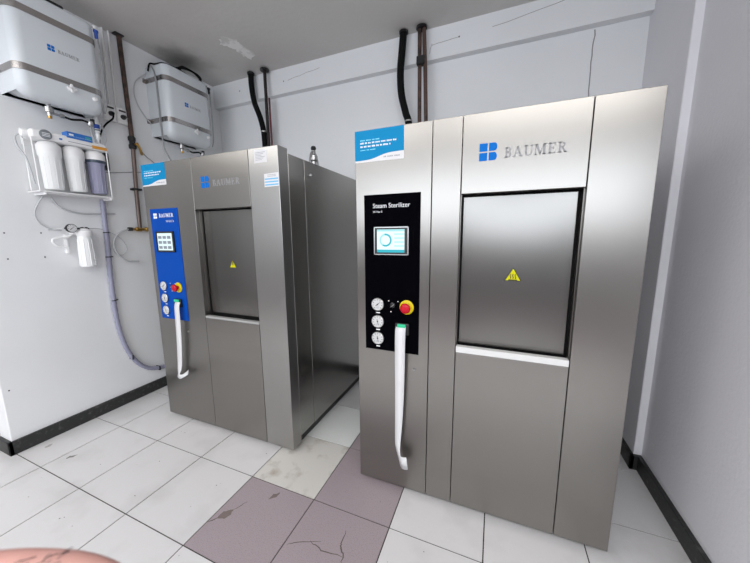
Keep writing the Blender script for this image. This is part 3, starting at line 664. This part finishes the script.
for yy in (-.02, .372):
    b.tube([(.135, yy, .0), (.135, yy, .33)], .004, WHITEP, 8, False); b.tube([(.03, yy, .0), (.03, yy, .33)], .004, WHITEP, 8, False)
b.build('bracket', t, 30)
for i, (yc, M, rr) in enumerate(((.075, WHITEB, .054), (.200, WHITEB, .052), (.322, LILAC, .052))):
    b = MB(); b.lathe([(rr+.006,.262),(rr+.006,.30),(rr,.31),(rr-.01,.325)], WHITEP, (.082, yc, 0), 'z', 30); h = b.build('filter_housing', t, 40)
    b = MB(); b.lathe([(rr-.012,.022),(rr-.007,.030),(rr-.002,.23),(rr+.004,.24),(rr+.004,.262)], M, (.082, yc, 0), 'z', 30)
    for k in range(12):
        a = 2*math.pi*k/12; x, y = .082+(rr-.003)*math.cos(a), yc+(rr-.003)*math.sin(a); b.tube([(x-.004*math.cos(a), y-.004*math.sin(a), .03), (x, y, .23)], .0022, M, 6, False)
    o = b.build('bowl', h, 40)
    if i == 2:
        o['label'] = 'see-through lilac bowl'
        b = MB(); b.lathe([(rr+.006,.242),(rr+.006,.262)], mat('dark_ring', (.05,.07,.11), .4), (.082, yc, 0), 'z', 30); b.build('seal_ring', h, 40)
        b = MB(); b.lathe([(.030,.03),(.030,.235)], mat('cartridge', (.55,.55,.72), .6), (.082, yc, 0), 'z', 24); b.build('cartridge', h, 40)
b = MB(); b.box((.025,-.02,.328),(.145,.375,.383), WHITEP, .014, 3); b.lathe([(.022,0),(.026,.01),(.026,.03)], WHITEP, (.085,-.045,.355), 'y', 20); b.build('membrane_housing', t, 40)
b = MB(); b.lathe([(.030,0),(.030,.006),(.024,.008)], mat('grey_badge', (.22,.24,.26), .4), (.145, .045, .357), 'x', 24)
for k in range(3): b.box((.153,.026,.345+k*.009),(.1535,.064,.349+k*.009), WHITEL)
b.build('round_badge', t, 30)
b = MB(); b.prism(rect(.155,.345,.30,.349), PRINT, lambda u,v,w:(.1455+w,u,v), .0004); b.prism(rect(.110,.345,.125,.356), LBLUE, lambda u,v,w:(.1455+w,u,v), .0005); b.build('small_print', t)
b = MB(); b.box((.09,.150,.372),(.150,.290,.412), LBLUE, .003, 1); o = b.build('blue_module', t, 30); o['label'] = 'blue labelled box on top'
b = MB(); b.box((.1502,.162,.388),(.1506,.186,.400), WHITEL); b.box((.1500,.155,.3845),(.1502,.285,.3855), WHITEL); b.box((.1502,.250,.386),(.1506,.280,.402), mat('teal_print',(.05,.35,.4),.5)); b.build('module_print', o)
b = MB(); b.box((.1455,.285,.336),(.1465,.372,.356), ORANGE); b.build('orange_label', t)['label'] = 'orange sticker'
b = MB(); b.box((.03,.396,.215),(.06,.424,.342), BLACK, .004, 2); b.build('power_supply', t, 30)['label'] = 'black box'
b = MB(); b.lathe([(.006,.39),(.006,.42),(.014,.43),(.014,.46),(.011,.47),(.016,.48),(.016,.57),(.011,.58),(.011,.60),(.007,.61),(.007,.625)], WHITEP, (.07,.368,0), 'z', 16)
b.lathe([(.0165,.50),(.0165,.53)], FITB, (.07,.368,0), 'z', 16); b.lathe([(.0165,.485),(.0165,.495)], mat('grey_badge', (.22,.24,.26), .4), (.07,.368,0), 'z', 16); b.build('inline_cartridge', t, 40)['label'] = 'small upright white and blue cartridge'
b = MB(); b.tube([(.05,-.01,.36),(.03,-.05,.34),(.03,-.05,.28),(.05,-.025,.20),(.06,-.012,.05)], .005, TUBEM, 8); b.build('filter_tube', t, 60)
b = MB(); b.tube([(.07,.345,.40),(.06,.335,.47),(.065,.345,.55),(.07,.36,.61)], .005, TUBEM, 8); b.build('filter_tube', t, 60)
b = MB(); b.tube([(.07,.405,.40),(.06,.42,.46),(.065,.40,.55)], .005, TUBEM, 8)
b.build('filter_tube', t, 60)
b = MB(); b.tube([(.03,.03,-.02),(.012,.0,-.08),(.012,-.02,-.15),(.012,.005,-.21),(.012,.06,-.24),(.014,.10,-.245)], .004, TUBEM, 8)
b.build('outlet_tube', t, 60)
b = MB(); b.tube([(.02,.07,-.02),(.015,.11,-.085),(.015,.20,-.118),(.015,.33,-.118),(.012,.44,-.11)], .0055, TUBEM, 8); b.build('drain_tube', t, 60)

# sediment filter with gauge
t = thing('sediment_filter', 'small white single-bowl filter with a round gauge, under the three-bowl filter', 'water filter', (WL, 1.19, 1.19))
b = MB(); b.box((0,.0,.235),(.05,.10,.26), WHITEP, .003, 1); b.lathe([(.042,.222),(.045,.228),(.045,.258),(.036,.265),(.022,.278)], WHITEP, (.08,.055,0), 'z', 26); b.build('filter_head', t, 40)
b = MB(); b.lathe([(.038,0),(.043,.006),(.045,.012),(.040,.20),(.039,.225)], WHITEB, (.08,.052,0), 'z', 26)
for k in range(10):
    a = 2*math.pi*k/10; b.tube([(.08+.045*math.cos(a), .052+.045*math.sin(a), .01), (.08+.040*math.cos(a), .052+.040*math.sin(a), .20)], .003, WHITEB, 6, False)
b.build('filter_bowl', t, 40)
b = MB(); b.lathe([(.006,-.02),(.006,.115)], GAP, (.08,-.03,.277), 'y', 10)
for y in (.02,.06,.085): b.lathe([(.011,0),(.011,.012)], GAP, (.08,y-.02,.277), 'y', 10)
b.build('inlet_pipe', t, 40)
b = MB(); b.lathe([(.028,-.012),(.030,-.010),(.030,.008),(.026,.010)], GAP, (.10,-.022,.277), 'x', 24); g = b.build('pressure_gauge', t, 40)
b = MB(); b.lathe([(.026,.0095),(.026,.0105)], PAPER, (.10,-.022,.277), 'x', 24); gp = lambda u, v, w: (.1105+w, -.022+u, .277+v)
b.prism([(-.012,-.009),(-.010,-.012),(.014,.012),(.013,.013)], BLACK, gp, .0005)
for k in range(8):
    a = math.radians(225-270*k/7); b.prism(circ(.020*math.cos(a), .020*math.sin(a), .0018, 6), BLACK, gp, .0004)
b.build('dial', g)
b = MB(); b.box((0,-.035,.10),(.03,-.020,.235), WHITEP, .004, 2); b.tube([(.03,.0,.235),(.035,-.03,.215),(.035,-.10,.20),(.03,-.085,.16),(.03,-.025,.14)], .008, WHITEP, 8); b.build('wall_bracket', t, 40)
b = MB(); b.tube([(.08,.085,.277),(.05,.14,.28),(.03,.22,.262),(.025,.31,.20),(.022,.345,.12),(.022,.31,.07),(.022,.26,.085),(.022,.245,.14),(.022,.27,.20)], .0028, TUBEM, 8); b.tube([(.08,-.04,.277),(.03,-.075,.27),(.02,-.11,.265)], .003, TUBEM, 8); b.build('outlet_tube', t, 60)

# lilac flexible pipe down the wall
PTS = [(-2.833,1.408,1.69),(-2.833,1.405,1.575),(-2.833,1.401,1.382),(-2.833,1.39,1.066),(-2.833,1.389,.779),(-2.833,1.417,.531),(-2.833,1.485,.345),(-2.833,1.585,.238),(-2.833,1.722,.198),(-2.833,1.85,.19)]
t = thing('flexible_drain_pipe', 'lilac grey flexible pipe running down the left wall and curving behind the left sterilizer', 'pipe', (0,0,0))
b = MB(); b.tube(PTS, lambda u: .017 + .0012*math.sin(u*500), CORR, 12, True, 14); b.build('pipe_run', t, 60)
for i, (y, z) in enumerate(((1.402,1.44),(1.396,1.25),(1.39,.90),(1.46,.39),(1.66,.208))):
    b = MB()
    if z > .5: b.lathe([(.0195,-.004),(.0195,.004)], BLACK, (-2.833, y, z), 'z', 12); b.box((-2.863,y+.01,z-.004),(-2.84,y+.034,z+.004), BLACK)
    else: b.box((-2.863,y-.006,z-.02),(-2.812,y+.006,z+.02), BLACK, .003, 1)
    b.build('cable_tie', t, 40)

# ------------------------------------------------------------------ the photographer's finger at the lower left edge
def cc(p): return CAM + RX*p[0] + UP*p[1] + FW*p[2]
SKINM = mat('skin', (.60, .33, .29), .6, noise=(40, (.56, .29, .25), .4, .7))
def skin_mesh(name, V, E_, parent=None, M=SKINM, lev=2):
    me = bpy.data.meshes.new(name); me.from_pydata([cc(v[:3]) for v in V], E_, []); me.materials.append(M)
    o = link(name, me, parent); me.skin_vertices or None
    sk = o.modifiers.new('skin', 'SKIN')
    if not me.skin_vertices: me.attributes.new('x', 'FLOAT', 'POINT')
    for i, v in enumerate(V):
        r = v[3]; me.skin_vertices[0].data[i].radius = (r, r)
    me.skin_vertices[0].data[0].use_root = True
    ss = o.modifiers.new('sub', 'SUBSURF'); ss.levels = lev; ss.render_levels = lev
    for p in me.polygons: p.use_smooth = True
    sk.use_smooth_shade = True
    return o
V = [(-.275,-.178,.085,.021), (-.245,-.160,.098,.021), (-.31,-.205,.070,.024), (-.38,-.27,.02,.031), (-.46,-.36,-.06,.038)]
E_ = [(0,1),(0,2),(2,3),(3,4)]
def chain(start, pts):
    i = start
    for p in pts: V.append(p); E_.append((i, len(V)-1)); i = len(V)-1
chain(1, [(-.205,-.132,.116,.0105), (-.175,-.1235,.122,.0095), (-.150,-.1222,.124,.0092), (-.128,-.1222,.123,.0092), (-.112,-.1240,.121,.0090), (-.1025,-.1262,.119,.0075)])
chain(1, [(-.200,-.150,.120,.0105), (-.165,-.147,.128,.0095), (-.138,-.152,.124,.0090), (-.122,-.162,.112,.0078)])
chain(1, [(-.204,-.168,.118,.0100), (-.172,-.170,.126,.0090), (-.148,-.176,.120,.0086), (-.136,-.184,.108,.0074)])
chain(1, [(-.214,-.186,.110,.0090), (-.188,-.192,.116,.0080), (-.170,-.198,.110,.0075), (-.162,-.204,.100,.0065)])
chain(0, [(-.262,-.150,.068,.0140), (-.236,-.130,.052,.0110), (-.212,-.122,.048,.0100), (-.192,-.120,.050,.0080)])
hand = skin_mesh('photographer_hand', V, E_)
tag(hand, 'pink fingertip of a hand, out of focus at the bottom left edge', 'hand')
b = MB()
for k in range(14):
    t = random.random(); x = -.149 + .022*t; y0_ = -.1135 + random.uniform(-.0012, .0002); z = .121 + random.uniform(-.004, .004)
    l = random.uniform(.001, .0028); dx = random.uniform(.002, .006)
    b.tube([cc((x, y0_, z)), cc((x+dx*.5, y0_+l*.7, z)), cc((x+dx, y0_+l*.9, z+.001))], .00016, BLACK, 4, False)
b.build('knuckle_hair', hand)['label'] = 'short dark hairs'
nb = MB(); nb.lathe([(.0002,.0),(.0045,.0006),(.0052,.0014),(.0045,.002),(.0002,.0022)], mat('nail', (.55,.30,.26), .3), (0,0,0), 'z', 16)
no = nb.build('fingernail', hand, 60)
mm = Matrix((RX*1.35, -FW, UP)).transposed().to_4x4(); mm.translation = cc((-.1045, -.1195, .119)); no.matrix_world = mm
